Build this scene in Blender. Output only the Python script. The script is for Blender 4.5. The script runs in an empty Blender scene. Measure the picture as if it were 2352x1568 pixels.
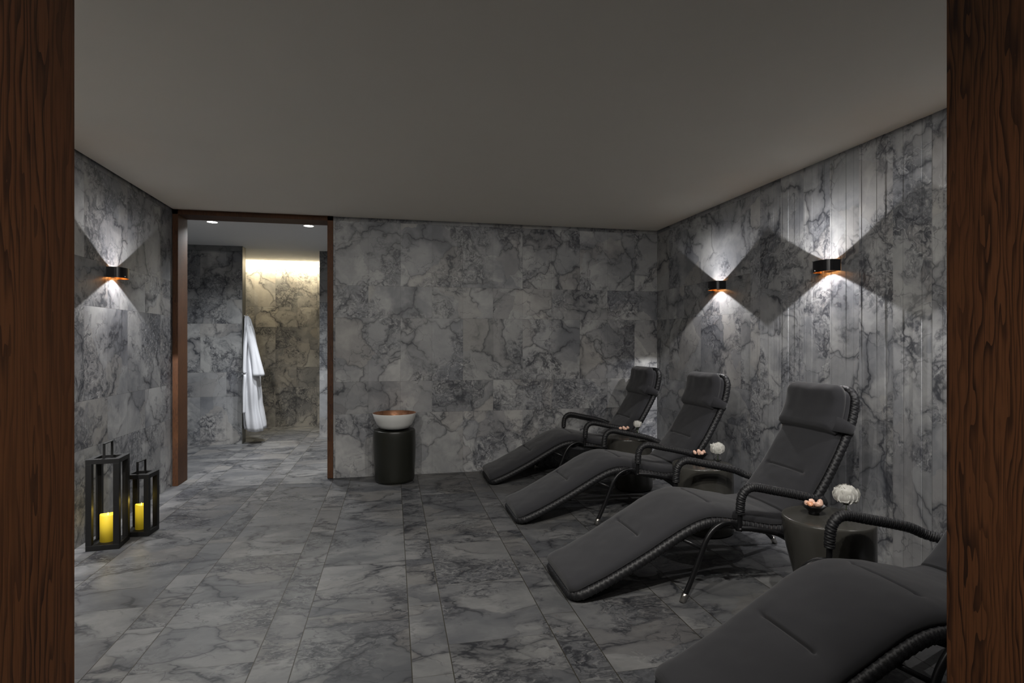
import bpy, bmesh, math, random
from mathutils import Vector, Matrix, noise as mnoise
PI = math.pi
C = bpy.context.scene.collection
SC = bpy.context.scene
random.seed(7)

# ------------------------------------------------------------------ camera, world, exposure
YAW = math.radians(11.902)
cam_d = bpy.data.cameras.new('camera')
cam_d.sensor_width = 36.0
cam_d.lens = 36.0 * 1300.0 / 2352.0
cam_d.shift_y = 3.0 / 2352.0
cam_d.clip_start = 0.05
cam = bpy.data.objects.new('camera', cam_d)
C.objects.link(cam)
cam.location = (0, 0, 1.34)
cam.rotation_euler = (PI / 2, 0, -YAW)
SC.camera = cam
w = bpy.data.worlds.new('world'); SC.world = w; w.use_nodes = True
w.node_tree.nodes['Background'].inputs[0].default_value = (0.6, 0.62, 0.66, 1)
w.node_tree.nodes['Background'].inputs[1].default_value = 0.02
SC.view_settings.view_transform = 'Standard'
SC.view_settings.look = 'None'
SC.view_settings.gamma = 1
SC.view_settings.exposure = 0.0
SC.view_settings.use_curve_mapping = False

SCONCE_DOWN, SCONCE_UP, SCONCE_WARM = 1.35, 1.0, 0.45
HALL_SPOT, COVE_W, CORRIDOR_FILL = 180.0, 52.0, 76.0
FILL_SPOT = 235.0

def lamp(name, kind, loc, energy, color=(1, 1, 1), rot=(0, 0, 0), **k):
    d = bpy.data.lights.new(name, kind)
    d.energy = energy; d.color = color
    for a, b in k.items(): setattr(d, a, b)
    o = bpy.data.objects.new(name, d); C.objects.link(o)
    o.location = loc; o.rotation_euler = rot
    return o

def fan_lamp(name, loc, energy, color, rot, size, blend, soft, x0, c):
    # asymmetric lens : most light leaves in the plane parallel to the wall
    o = lamp(name, 'SPOT', loc, energy, color, rot, spot_size=math.radians(size), spot_blend=blend, shadow_soft_size=soft)
    d = o.data; d.use_nodes = True; t = d.node_tree
    em = next(x for x in t.nodes if x.type == 'EMISSION')
    tc = t.nodes.new('ShaderNodeTexCoord'); sp = t.nodes.new('ShaderNodeSeparateXYZ')
    t.links.new(tc.outputs['Normal'], sp.inputs[0])
    def m(op, a, b):
        q = t.nodes.new('ShaderNodeMath'); q.operation = op
        for i, v in enumerate((a, b)):
            if isinstance(v, float): q.inputs[i].default_value = v
            else: t.links.new(v, q.inputs[i])
        return q.outputs[0]
    x2 = m('MULTIPLY', sp.outputs[0], sp.outputs[0])
    s_ = m('ADD', m('DIVIDE', 1.0, m('ADD', x2, x0 * x0)), float(c))
    t.links.new(s_, em.inputs['Strength'])
    return o

# room dimensions
XL, XR, YN, YB, H = -2.02, 2.90, 0.80, 5.85, 2.59
HY0, HH = 6.07, 2.62            # hall beyond the door

# ------------------------------------------------------------------ node helpers
class NT:
    def __init__(s, name):
        s.m = bpy.data.materials.new(name); s.m.use_nodes = True
        s.t = s.m.node_tree; s.b = s.t.nodes['Principled BSDF']
    def n(s, typ, **k):
        x = s.t.nodes.new(typ)
        for a, b in k.items(): setattr(x, a, b)
        return x
    def put(s, sock, v):
        if isinstance(v, (int, float, tuple, list)): sock.default_value = v
        else: s.t.links.new(v, sock)
    def math(s, op, *a, clamp=False):
        x = s.n('ShaderNodeMath', operation=op, use_clamp=clamp)
        for i, v in enumerate(a): s.put(x.inputs[i], v)
        return x.outputs[0]
    def vmath(s, op, *a):
        x = s.n('ShaderNodeVectorMath', operation=op)
        for i, v in enumerate(a):
            if op == 'SCALE' and i == 1: s.put(x.inputs['Scale'], v)
            else: s.put(x.inputs[i], v)
        return x.outputs[0]
    def mix(s, f, a, b, typ='MIX'):
        x = s.n('ShaderNodeMix', data_type='RGBA', blend_type=typ)
        s.put(x.inputs[0], f); s.put(x.inputs[6], a); s.put(x.inputs[7], b)
        return x.outputs[2]
    def mr(s, v, a, b, c=0.0, d=1.0):
        x = s.n('ShaderNodeMapRange', clamp=True, interpolation_type='SMOOTHSTEP')
        s.put(x.inputs[0], v)
        for i, q in zip((1, 2, 3, 4), (a, b, c, d)): s.put(x.inputs[i], q)
        return x.outputs[0]
    def noise(s, vec, scale, detail=4, rough=0.55, dist=0.0, color=False):
        x = s.n('ShaderNodeTexNoise')
        s.put(x.inputs['Vector'], vec)
        x.inputs['Scale'].default_value = scale; x.inputs['Detail'].default_value = detail
        x.inputs['Roughness'].default_value = rough; x.inputs['Distortion'].default_value = dist
        return x.outputs['Color' if color else 'Fac']
    def voro(s, vec, scale, feature='DISTANCE_TO_EDGE', out='Distance'):
        x = s.n('ShaderNodeTexVoronoi', feature=feature)
        s.put(x.inputs['Vector'], vec); x.inputs['Scale'].default_value = scale
        return x.outputs[out]
    def comb(s, a, b, c=0.0):
        x = s.n('ShaderNodeCombineXYZ')
        for i, v in enumerate((a, b, c)): s.put(x.inputs[i], v)
        return x.outputs[0]
    def white(s, vec, color=True):
        x = s.n('ShaderNodeTexWhiteNoise', noise_dimensions='3D')
        s.put(x.inputs['Vector'], vec)
        return x.outputs['Color' if color else 'Value']
    def bump(s, h, strength, dist=0.01):
        x = s.n('ShaderNodeBump'); x.inputs['Strength'].default_value = strength
        x.inputs['Distance'].default_value = dist
        s.put(x.inputs['Height'], h)
        s.t.links.new(x.outputs[0], s.b.inputs['Normal'])
    def fin(s, col=None, rough=None, **k):
        if col is not None: s.put(s.b.inputs['Base Color'], col)
        if rough is not None: s.put(s.b.inputs['Roughness'], rough)
        for a, b in k.items(): s.put(s.b.inputs[a.replace('_', ' ')], b)
        return s.m

def simple(name, col, rough=0.5, metal=0.0, var=0.0, scale=40, bump=0.0, **k):
    n = NT(name)
    c = (*col, 1)
    geo = n.n('ShaderNodeTexCoord').outputs['Object']
    nz = n.noise(geo, scale, 3)
    dk = tuple(x * (1 - var) for x in col) + (1,)
    lt = tuple(min(1, x * (1 + var)) for x in col) + (1,)
    colr = n.mix(nz, dk, lt)
    if bump: n.bump(nz, bump, 0.004)
    return n.fin(colr, rough, Metallic=metal, **k)

def marble(name, mode, seed=0.0, gain=1.0, warm=0.0):
    n = NT(name)
    pos = n.n('ShaderNodeNewGeometry').outputs['Position']
    sep = n.n('ShaderNodeSeparateXYZ'); n.put(sep.inputs[0], pos)
    X, Y, Z = sep.outputs
    if mode == 'floor':
        P, NW, L = 0.6465, 0.255, 0.63
        t = n.math('DIVIDE', n.math('SUBTRACT', X, 0.077), P)
        k = n.math('FLOOR', t); fr = n.math('SUBTRACT', t, k)
        wide = n.math('GREATER_THAN', fr, NW)
        ia = n.math('ADD', n.math('MULTIPLY', k, 2), wide)
        ro = n.white(n.comb(ia, 3.7, seed), False)
        tb = n.math('DIVIDE', n.math('ADD', Y, n.math('MULTIPLY', ro, 0.6)), L)
        ib = n.math('FLOOR', tb); fb = n.math('SUBTRACT', tb, ib)
        da = n.math('MULTIPLY', n.math('MINIMUM', n.math('MINIMUM', fr, n.math('ABSOLUTE', n.math('SUBTRACT', fr, NW))), n.math('SUBTRACT', 1, fr)), P)
        db = n.math('MULTIPLY', n.math('MINIMUM', fb, n.math('SUBTRACT', 1, fb)), L)
        ja = n.mr(da, 0.0013, 0.0030, 1, 0); jb = n.math('MULTIPLY', n.mr(db, 0.0008, 0.002, 1, 0), 0.55)
    else:
        A = X if mode == 'back' else Y
        W = 0.3175 if mode != 'slat' else 0.246
        P, NW = 0.961, 0.666
        ta = n.math('DIVIDE', n.math('ADD', A, 0.557 if mode == 'back' else 0.15), W)
        ia = n.math('FLOOR', ta); fa = n.math('SUBTRACT', ta, ia)
        tz = n.math('DIVIDE', n.math('ADD', Z, 0.01), P)
        k = n.math('FLOOR', tz); fr = n.math('SUBTRACT', tz, k)
        ib = n.math('ADD', n.math('MULTIPLY', k, 2), n.math('GREATER_THAN', fr, NW))
        da = n.math('MULTIPLY', n.math('MINIMUM', fa, n.math('SUBTRACT', 1, fa)), W)
        db = n.math('MULTIPLY', n.math('MINIMUM', n.math('MINIMUM', fr, n.math('ABSOLUTE', n.math('SUBTRACT', fr, NW))), n.math('SUBTRACT', 1, fr)), P)
        ja = n.math('MULTIPLY', n.mr(da, 0.0005, 0.0018, 1, 0), 0.0 if mode == 'slat' else 0.35)
        jb = n.math('MULTIPLY', n.mr(db, 0.0005, 0.0018, 1, 0), 0.0 if mode == 'slat' else 0.45)
        if mode == 'slat': ib = n.math('MULTIPLY', ib, 0.0)
    if mode == 'floor' or mode == 'slat': rnd = n.white(n.comb(ia, ib, seed + 0.5))
    else: rnd = n.white(n.comb(n.math('FLOOR', n.math('DIVIDE', n.math('ADD', ia, ib), 2)), ib, seed + 0.5))
    tone = n.white(n.comb(ia, ib, seed + 7.5), False)
    rs = n.n('ShaderNodeSeparateXYZ'); n.put(rs.inputs[0], rnd)
    off = n.vmath('SCALE', rnd, 0.0)
    x = n.n('ShaderNodeVectorMath', operation='SCALE'); n.put(x.inputs[0], rnd); x.inputs['Scale'].default_value = 9.0
    off = x.outputs[0]
    co = n.vmath('ADD', pos, off)
    if mode == 'floor':
        st = n.n('ShaderNodeMapping'); n.put(st.inputs[0], co); st.inputs['Scale'].default_value = (0.85, 1.3, 1)
        co = st.outputs[0]
    def warp(vec, scale, amt, detail=4):
        c = n.noise(vec, scale, detail, 0.6, 0, True)
        d = n.vmath('SUBTRACT', c, (0.5, 0.5, 0.5))
        q = n.n('ShaderNodeVectorMath', operation='SCALE'); n.put(q.inputs[0], d); q.inputs['Scale'].default_value = amt
        return n.vmath('ADD', vec, q.outputs[0])
    w1 = warp(co, 2.2, 0.42); w2 = warp(co, 6.5, 0.20, 3); w3 = warp(w1, 16, 0.07, 4)
    cloud = n.noise(w1, 1.9, 4, 0.6)
    cloud2 = n.noise(w3, 9, 4, 0.65)
    cells = n.voro(w1, 2.5, 'F1', 'Color'); cedge = n.voro(w1, 2.5)
    cs = n.n('ShaderNodeSeparateXYZ'); n.put(cs.inputs[0], cells)
    base = n.mix(n.mr(cloud, 0.34, 0.66), (0.150, 0.155, 0.166, 1), (0.360, 0.360, 0.355, 1))
    base = n.mix(n.math('MULTIPLY', n.mr(cs.outputs[0], 0.35, 0.9), 0.55), base, (0.35, 0.35, 0.34, 1))
    base = n.mix(n.math('MULTIPLY', n.mr(cs.outputs[1], 0.62, 0.9), 0.35), base, (0.30, 0.275, 0.245, 1))
    base = n.mix(n.math('MULTIPLY', n.mr(cloud2, 0.35, 0.75), 0.30), base, (0.12, 0.125, 0.135, 1))
    base = n.mix(n.math('MULTIPLY', n.mr(cs.outputs[2], 0.55, 0.9), 0.45), base, (0.15, 0.155, 0.17, 1))
    # broken, breccia-like zones
    zone = n.mr(n.noise(w1, 1.7, 4, 0.65), 0.49, 0.59)
    e2 = n.voro(warp(w3, 9, 0.10), 11.0)
    e3 = n.voro(w2, 25.0)
    br = n.math('MULTIPLY', zone, n.math('MULTIPLY', n.mr(e2, 0.0, 0.13, 0.95, 0), n.mr(n.noise(w3, 7, 3), 0.38, 0.60)))
    br2 = n.math('MULTIPLY', zone, n.math('MULTIPLY', n.mr(e3, 0.0, 0.16, 0.55, 0), n.mr(n.noise(co, 5, 2), 0.42, 0.6)))
    dark = (0.038, 0.040, 0.048, 1)
    base = n.mix(n.math('MULTIPLY', zone, 0.34), base, (0.12, 0.125, 0.14, 1))
    base = n.mix(br, base, dark)
    base = n.mix(br2, base, (0.07, 0.072, 0.08, 1))
    grit = n.noise(w3, 34, 3, 0.7)
    base = n.mix(n.math('MULTIPLY', zone, n.mr(grit, 0.50, 0.62, 0, 0.7)), base, (0.06, 0.062, 0.07, 1))
    base = n.mix(n.math('MULTIPLY', zone, n.mr(grit, 0.44, 0.34, 0, 0.5)), base, (0.40, 0.40, 0.39, 1))
    # long veins
    mc = n.mr(n.noise(co, 2.3, 3), 0.44, 0.60)
    base = n.mix(n.math('MULTIPLY', n.mr(cedge, 0.0, 0.016, 0.75, 0), mc), base, (0.05, 0.052, 0.058, 1))
    base = n.mix(n.math('MULTIPLY', n.mr(cedge, 0.0, 0.07, 0.40, 0), mc), base, dark)
    v1 = n.voro(w3, 1.5); m1 = n.mr(n.noise(co, 2.7, 2), 0.40, 0.62)
    base = n.mix(n.math('MULTIPLY', n.mr(v1, 0.0, 0.020, 0.95, 0), m1), base, (0.040, 0.042, 0.048, 1))
    base = n.mix(n.math('MULTIPLY', n.mr(v1, 0.0, 0.09, 0.45, 0), m1), base, dark)
    v2 = n.voro(w2, 4.2)
    base = n.mix(n.math('MULTIPLY', n.mr(v2, 0.0, 0.022, 0.5, 0), n.mr(n.noise(co, 3.3, 2), 0.45, 0.62)), base, dark)
    v3 = n.voro(warp(w3, 4, 0.2), 2.6)
    base = n.mix(n.math('MULTIPLY', n.mr(v3, 0.0, 0.010, 0.45, 0), n.mr(n.noise(co, 1.7, 2), 0.48, 0.6)), base, (0.48, 0.48, 0.47, 1))
    g = n.math('MULTIPLY', n.math('ADD', n.math('MULTIPLY', tone, 0.24 if mode != 'floor' else 0.12), 0.88 if mode != 'floor' else 0.94), gain)
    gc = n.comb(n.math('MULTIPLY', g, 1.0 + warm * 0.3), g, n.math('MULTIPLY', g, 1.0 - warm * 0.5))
    base = n.mix(1.0, base, gc, 'MULTIPLY')
    j = n.math('MAXIMUM', ja, jb)
    base = n.mix(j, base, (0.03, 0.027, 0.02, 1))
    n.bump(n.math('MULTIPLY', j, -1.0), 0.25, 0.002)
    ro = n.math('ADD', n.math('MULTIPLY', cloud2, 0.14), 0.36 if mode == 'floor' else 0.36)
    return n.fin(base, ro, Specular_IOR_Level=0.16 if mode == 'floor' else 0.35)

def wood(name, fine=1.0, gain=1.0):
    n = NT(name)
    pos = n.n('ShaderNodeNewGeometry').outputs['Position']
    mp = n.n('ShaderNodeMapping'); n.put(mp.inputs[0], pos); mp.inputs['Scale'].default_value = (1, 1, 0.13)
    c = n.noise(mp.outputs[0], 9, 4, 0.6, 0, True)
    d = n.vmath('SUBTRACT', c, (0.5, 0.5, 0.5))
    q = n.n('ShaderNodeVectorMath', operation='SCALE'); n.put(q.inputs[0], d); q.inputs['Scale'].default_value = 0.20
    co = n.vmath('ADD', mp.outputs[0], q.outputs[0])
    wv = n.n('ShaderNodeTexWave', wave_type='BANDS', bands_direction='Y', wave_profile='SAW')
    n.put(wv.inputs['Vector'], co); wv.inputs['Scale'].default_value = 23 * fine
    wv.inputs['Distortion'].default_value = 1.6; wv.inputs['Detail'].default_value = 3
    wv.inputs['Detail Scale'].default_value = 1.3
    mp2 = n.n('ShaderNodeMapping'); n.put(mp2.inputs[0], pos); mp2.inputs['Scale'].default_value = (1, 1, 0.022)
    pores = n.noise(mp2.outputs[0], 420 * fine, 3, 0.6)
    broad = n.noise(mp2.outputs[0], 22, 3, 0.5)
    big = n.noise(pos, 1.6, 2)
    gn = lambda *c: tuple(x * gain for x in c) + (1,)
    base = n.mix(broad, gn(0.150, 0.058, 0.021), gn(0.250, 0.100, 0.038))
    base = n.mix(n.math('MULTIPLY', n.math('MULTIPLY', n.mr(wv.outputs['Fac'], 0.40, 0.97), n.mr(n.noise(mp.outputs[0], 16, 2), 0.33, 0.60, 0.45, 1.0)), 0.9), base, (0.026, 0.010, 0.005, 1))
    base = n.mix(n.math('MULTIPLY', n.mr(pores, 0.50, 0.66), 0.55), base, (0.030, 0.012, 0.006, 1))
    base = n.mix(n.math('MULTIPLY', n.mr(big, 0.4, 0.7), 0.25), base, (0.20, 0.085, 0.035, 1))
    n.bump(pores, 0.15, 0.001)
    return n.fin(base, 0.6, Specular_IOR_Level=0.3)

def fabric(name, col):
    n = NT(name)
    o = n.n('ShaderNodeTexCoord').outputs['Object']
    a = n.noise(o, 900, 2, 0.7); b = n.noise(o, 14, 3, 0.6)
    mp = n.n('ShaderNodeMapping'); n.put(mp.inputs[0], o); mp.inputs['Scale'].default_value = (1, 0.08, 1)
    c2 = n.noise(mp.outputs[0], 500, 2)
    c = n.mix(a, tuple(x * 0.72 for x in col) + (1,), tuple(x * 1.30 for x in col) + (1,))
    c = n.mix(n.math('MULTIPLY', c2, 0.3), c, tuple(x * 0.8 for x in col) + (1,))
    c = n.mix(n.math('MULTIPLY', b, 0.22), c, tuple(x * 0.7 for x in col) + (1,))
    n.bump(a, 0.18, 0.0012)
    return n.fin(c, 0.92, Sheen_Weight=0.14, Sheen_Roughness=0.5)

def rope_mat(name):
    n = NT(name)
    o = n.n('ShaderNodeTexCoord').outputs['Object']
    a = n.noise(o, 300, 3, 0.6); b = n.noise(o, 60, 3, 0.6)
    c = n.mix(n.mr(a, 0.4, 0.7), (0.004, 0.004, 0.005, 1), (0.018, 0.018, 0.020, 1))
    n.bump(n.math('ADD', a, b), 0.4, 0.002)
    return n.fin(c, 0.50)

def emit(name, col, s):
    n = NT(name)
    return n.fin((*[min(1, c) for c in col], 1), 0.5, Emission_Color=(*col, 1), Emission_Strength=s)

M = {}
M['marble_back'] = marble('grey_marble_back', 'back', 1.0, 1.14)
M['marble_side'] = marble('grey_marble_side', 'side', 5.0, 0.97)
M['marble_slat'] = marble('grey_marble_slats', 'slat', 9.0, 1.08)
M['marble_floor'] = marble('grey_marble_floor', 'floor', 13.0, 0.45)
M['marble_hall'] = marble('grey_marble_hall', 'back', 17.0, 0.95)
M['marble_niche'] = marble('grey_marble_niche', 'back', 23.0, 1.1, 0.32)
M['paint'] = simple('warm_grey_ceiling_paint', (0.93, 0.88, 0.775), 0.9, var=0.02, scale=3)
M['paint_hall'] = simple('pale_hall_ceiling_paint', (0.86, 0.86, 0.85), 0.9, var=0.02, scale=3)
M['dark_gap'] = simple('dark_shadow_gap', (0.03, 0.03, 0.028), 0.9)
M['wood'] = wood('stained_oak')
M['wood_door'] = wood('stained_oak_frame', 1.4, 0.36)
M['fabric'] = fabric('charcoal_fabric', (0.021, 0.021, 0.0245))
M['rope'] = rope_mat('black_woven_rope')
M['black_metal'] = simple('black_powder_coat', (0.012, 0.012, 0.013), 0.32, 0.4, var=0.1)
M['iron'] = simple('black_lantern_iron', (0.005, 0.0048, 0.0045), 0.5, 0.0, var=0.25, scale=60, bump=0.1, Specular_IOR_Level=0.3)
M['chrome'] = simple('brushed_steel', (0.55, 0.53, 0.50), 0.3, 1.0, var=0.05)
M['gold'] = simple('gold_leaf_inside', (0.95, 0.50, 0.16), 0.28, 1.0, var=0.08)
M['copper'] = simple('hammered_copper', (0.78, 0.40, 0.24), 0.26, 1.0, var=0.12, scale=30, bump=0.6)
M['white_glaze'] = simple('white_glaze', (0.58, 0.58, 0.56), 0.35, var=0.03)
M['stone_dark'] = simple('dark_olive_ceramic', (0.013, 0.0135, 0.010), 0.33, var=0.08, scale=8)
M['stone_taupe'] = simple('glossy_taupe_ceramic', (0.052, 0.050, 0.044), 0.2, var=0.06, scale=8)
M['salt'] = simple('orange_salt_crystal', (0.90, 0.38, 0.20), 0.35, var=0.25, scale=60)
M['salt_pale'] = simple('pale_pink_salt_crystal', (0.88, 0.55, 0.42), 0.35, var=0.2, scale=60)
M['petal'] = simple('white_petal', (0.90, 0.89, 0.84), 0.6, var=0.06, scale=30)
M['stem'] = simple('green_stem', (0.10, 0.17, 0.05), 0.6, var=0.2)
M['terry'] = simple('white_terry_cloth', (0.50, 0.51, 0.54), 0.95, var=0.06, scale=150, bump=0.5)
M['downlight'] = emit('downlight_lens', (1.0, 0.97, 0.92), 14)
M['led'] = emit('warm_led_strip', (1.0, 0.88, 0.66), 3)
g = NT('clear_glass'); M['glass'] = g.fin((1, 1, 1, 1), 0.02, IOR=1.45, Transmission_Weight=1.0)
# candle wax: candle glow put into the emission, stronger towards the top
n = NT('glowing_yellow_wax')
oz = n.n('ShaderNodeSeparateXYZ'); n.put(oz.inputs[0], n.n('ShaderNodeTexCoord').outputs['Object'])
M['wax'] = n.fin((0.50, 0.36, 0.03, 1), 0.5, Emission_Color=(0.95, 0.66, 0.02, 1),
                 Emission_Strength=n.mr(oz.outputs[2], 0.02, 0.19, 0.10, 0.55))
M['flame'] = emit('glowing_flame', (1.0, 0.75, 0.15), 3.0)

# ------------------------------------------------------------------ mesh helpers
def mesh_obj(name, bm, mat, parent=None, smooth=False):
    me = bpy.data.meshes.new(name)
    bmesh.ops.recalc_face_normals(bm, faces=bm.faces[:])
    bm.to_mesh(me); bm.free()
    for m in (mat if isinstance(mat, (list, tuple)) else [mat]): me.materials.append(m)
    if smooth:
        me.polygons.foreach_set('use_smooth', [True] * len(me.polygons))
    o = bpy.data.objects.new(name, me); C.objects.link(o)
    if parent: o.parent = parent
    return o

def box(bm, x0, x1, y0, y1, z0, z1, bevel=0.0, seg=2, mi=0):
    M4 = Matrix.Translation(((x0 + x1) / 2, (y0 + y1) / 2, (z0 + z1) / 2)) @ Matrix.Diagonal((x1 - x0, y1 - y0, z1 - z0, 1))
    r = bmesh.ops.create_cube(bm, size=1.0, matrix=M4)
    vs = r['verts']
    fs = set(f for v in vs for f in v.link_faces)
    for f in fs: f.material_index = mi
    if bevel > 0:
        es = list(set(e for v in vs for e in v.link_edges))
        bmesh.ops.bevel(bm, geom=es, offset=bevel, segments=seg, affect='EDGES', profile=0.5)
    return vs

def catmull(pts, step):
    P = [Vector(p) for p in pts]
    P = [P[0] * 2 - P[1]] + P + [P[-1] * 2 - P[-2]]
    out = []
    for i in range(1, len(P) - 2):
        a, b, c, d = P[i - 1], P[i], P[i + 1], P[i + 2]
        k = max(2, int((c - b).length / (step * 0.25)))
        for j in range(k):
            t = j / k
            out.append(0.5 * ((2 * b) + (c - a) * t + (2 * a - 5 * b + 4 * c - d) * t * t + (3 * b - a - 3 * c + d) * t ** 3))
    out.append(P[-2])
    return resample(out, step)

def resample(pts, step, closed=False):
    if closed: pts = pts + [pts[0]]
    L = [0.0]
    for a, b in zip(pts, pts[1:]): L.append(L[-1] + (b - a).length)
    n = max(2, int(round(L[-1] / step)))
    out = []; j = 0
    for i in range(n + (0 if closed else 1)):
        s = L[-1] * i / n
        while j < len(L) - 2 and L[j + 1] < s: j += 1
        t = (s - L[j]) / max(1e-9, L[j + 1] - L[j])
        out.append(pts[j].lerp(pts[j + 1], min(1, t)))
    return out

def tube(bm, pts, r, seg=10, closed=False, rib=0.0, pitch=0.018, twist=1, flat=1.0, caps=True):
    n = len(pts)
    T = []
    for i in range(n):
        a = pts[(i - 1) % n] if (closed or i > 0) else pts[i]
        b = pts[(i + 1) % n] if (closed or i < n - 1) else pts[i]
        T.append((b - a).normalized())
    ref = Vector((0, 1, 0))
    if abs(T[0].dot(ref)) > 0.9: ref = Vector((0, 0, 1))
    N = (ref - T[0] * ref.dot(T[0])).normalized()
    rings = []; s = 0.0
    for i in range(n):
        if i > 0:
            s += (pts[i] - pts[i - 1]).length
            N = (N - T[i] * N.dot(T[i]))
            N = N.normalized() if N.length > 1e-6 else T[i].orthogonal().normalized()
        B = T[i].cross(N)
        ring = []
        for k in range(seg):
            a = 2 * PI * k / seg
            rr = r(s) if callable(r) else r
            if rib: rr += rib * ((0.62 * abs(math.sin(PI * s / pitch + twist * a * 0.5)) + 0.38 * abs(math.sin(PI * s / pitch * 0.5 - a))) - 0.5)
            ring.append(bm.verts.new(pts[i] + N * (math.cos(a) * rr * flat) + B * (math.sin(a) * rr)))
        rings.append(ring)
    for i in range(n if closed else n - 1):
        A, Bq = rings[i], rings[(i + 1) % n]
        sh = 0
        for k in range(seg):
            bm.faces.new((A[k], A[(k + 1) % seg], Bq[(k + 1) % seg], Bq[k]))
    if not closed and caps:
        bm.faces.new(rings[0][::-1]); bm.faces.new(rings[-1])

def lathe(bm, prof, seg=48, cx=0, cy=0, mi=0, shape=None):
    rings = []
    for r, z in prof:
        if r < 1e-6: rings.append([bm.verts.new((cx, cy, z))])
        else:
            rings.append([bm.verts.new((cx + r * math.cos(2 * PI * k / seg) * (shape(2 * PI * k / seg) if shape else 1),
                                        cy + r * math.sin(2 * PI * k / seg) * (shape(2 * PI * k / seg) if shape else 1), z)) for k in range(seg)])
    for a, b in zip(rings, rings[1:]):
        for k in range(seg):
            q = (k + 1) % seg
            if len(a) == 1 and len(b) == 1: continue
            if len(a) == 1: f = bm.faces.new((a[0], b[q], b[k]))
            elif len(b) == 1: f = bm.faces.new((a[k], a[q], b[0]))
            else: f = bm.faces.new((a[k], a[q], b[q], b[k]))
            f.material_index = mi

def thing(name, label, cat, loc=(0, 0, 0), rz=0.0, group=None):
    o = bpy.data.objects.new(name, None); C.objects.link(o)
    o.location = loc; o.rotation_euler = (0, 0, rz); o.empty_display_size = 0.1
    return tag(o, label, cat, group)
def tag(o, label, cat, group=None):
    o['label'] = label; o['category'] = cat
    if group: o['group'] = group
    return o
def struct(name, bm, mat, label=None, parent=None, smooth=False):
    o = mesh_obj(name, bm, mat, parent, smooth)
    if parent is None:
        o['kind'] = 'structure'
        if label: o['label'] = label
    return o
def dup(root, loc=None, rz=None, label=None, group=None):
    r = root.copy(); C.objects.link(r)
    if loc is not None: r.location = loc
    if rz is not None: r.rotation_euler = (0, 0, rz)
    if label: r['label'] = label
    if group: r['group'] = group
    for ch in list(root.children):
        c = ch.copy(); C.objects.link(c); c.parent = r
        for g in list(ch.children):
            d = g.copy(); C.objects.link(d); d.parent = c
    return r

# ------------------------------------------------------------------ room shell
T = 0.22
bm = bmesh.new(); box(bm, -3.6, XR + 0.3, -2.2, 9.9, -0.15, 0.0)
struct('floor', bm, M['marble_floor'], 'grey marble floor of alternating wide and narrow slabs')
# ceiling with a thin shadow gap along the side walls
bm = bmesh.new(); box(bm, XL + 0.012, XR - 0.012, YN - 0.02, YB, H, H + 0.12)
struct('ceiling', bm, M['paint'], 'plain warm grey plaster ceiling')
bm = bmesh.new(); box(bm, XL - 0.2, XR + 0.2, 0.3, HY0, H + 0.10, H + 0.16)
struct('ceiling_slab', bm, M['dark_gap'], 'dark slab above the plaster ceiling')
bm = bmesh.new(); box(bm, XL - T, XL, YN - 0.25, YB + T, 0, H + 0.1)
struct('wall_left', bm, M['marble_side'], 'left wall of grey veined marble tiles')
# right wall : big tiles at the far end, narrow vertical strips nearer
bm = bmesh.new(); box(bm, XR - 0.012, XR + T, 4.159, YB + T, 0, H + 0.1)
box(bm, XR, XR + T, YN - 0.25, 4.159, 0, H + 0.1)
struct('wall_right', bm, M['marble_side'], 'right wall of grey veined marble tiles')
bm = bmesh.new()
seams = [4.159, 4.136, 4.066, 3.996, 3.93, 3.869, 3.813, 3.764, 3.701, 3.635, 3.581, 3.519, 3.458, 3.396, 3.343, 3.276, 3.219, 3.153,
         3.092, 3.03, 2.97, 2.915, 2.853, 2.792, 2.734, 2.672, 2.613, 2.553]
while seams[-1] > YN + 0.07: seams.append(seams[-1] - 0.0615 + random.uniform(-0.004, 0.004))
for i, (a, b) in enumerate(zip(seams, seams[1:])):
    gap = random.choice((0.0008, 0.0012, 0.0022, 0.0034))
    dx = random.uniform(0.0, 0.0035)
    box(bm, XR - 0.014 - dx, XR + 0.001, b + gap / 2, a - gap / 2, 0, H + 0.09)
struct('wall_right_panel', bm, M['marble_slat'], 'fluted marble panelling of narrow vertical strips')
# back wall with door opening at its left end
DX0, DX1, DH = -1.985, -0.580, 2.589
bm = bmesh.new()
box(bm, DX1, XR + T, YB, HY0, 0, H + 0.1)
box(bm, XL - T, DX0, YB, HY0, 0, H + 0.1)
box(bm, DX0, DX1, YB, HY0, DH, H + 0.1)
struct('wall_back', bm, M['marble_back'], 'back wall of grey veined marble tiles')
# near wall with the opening the picture is taken through
JL, JR = -0.386, 0.933
bm = bmesh.new()
box(bm, XL - T, JL - 0.03, 0.53, YN, 0, H + 0.1); box(bm, JR + 0.03, XR + T, 0.53, YN, 0, H + 0.1)
box(bm, JL - 0.03, JR + 0.03, 0.53, YN, 2.43, H + 0.1)
struct('wall_front', bm, M['marble_side'], 'near wall around the opening')
d1 = thing('door_1', 'wide opening in the foreground lined with stained oak jambs', 'doorway', (0, 0, 0))
d1['kind'] = 'structure'; del d1['category']
bm = bmesh.new(); box(bm, JL - 0.035, JL, 0.50, YN, 0, 2.43, 0.002); mesh_obj('jamb', bm, M['wood'], d1)
bm = bmesh.new(); box(bm, JR, JR + 0.035, 0.50, YN, 0, 2.43, 0.002); mesh_obj('jamb', bm, M['wood'], d1)
bm = bmesh.new(); box(bm, JL - 0.035, JR + 0.035, 0.50, YN, 2.40, 2.44, 0.002); mesh_obj('head', bm, M['wood'], d1)
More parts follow.
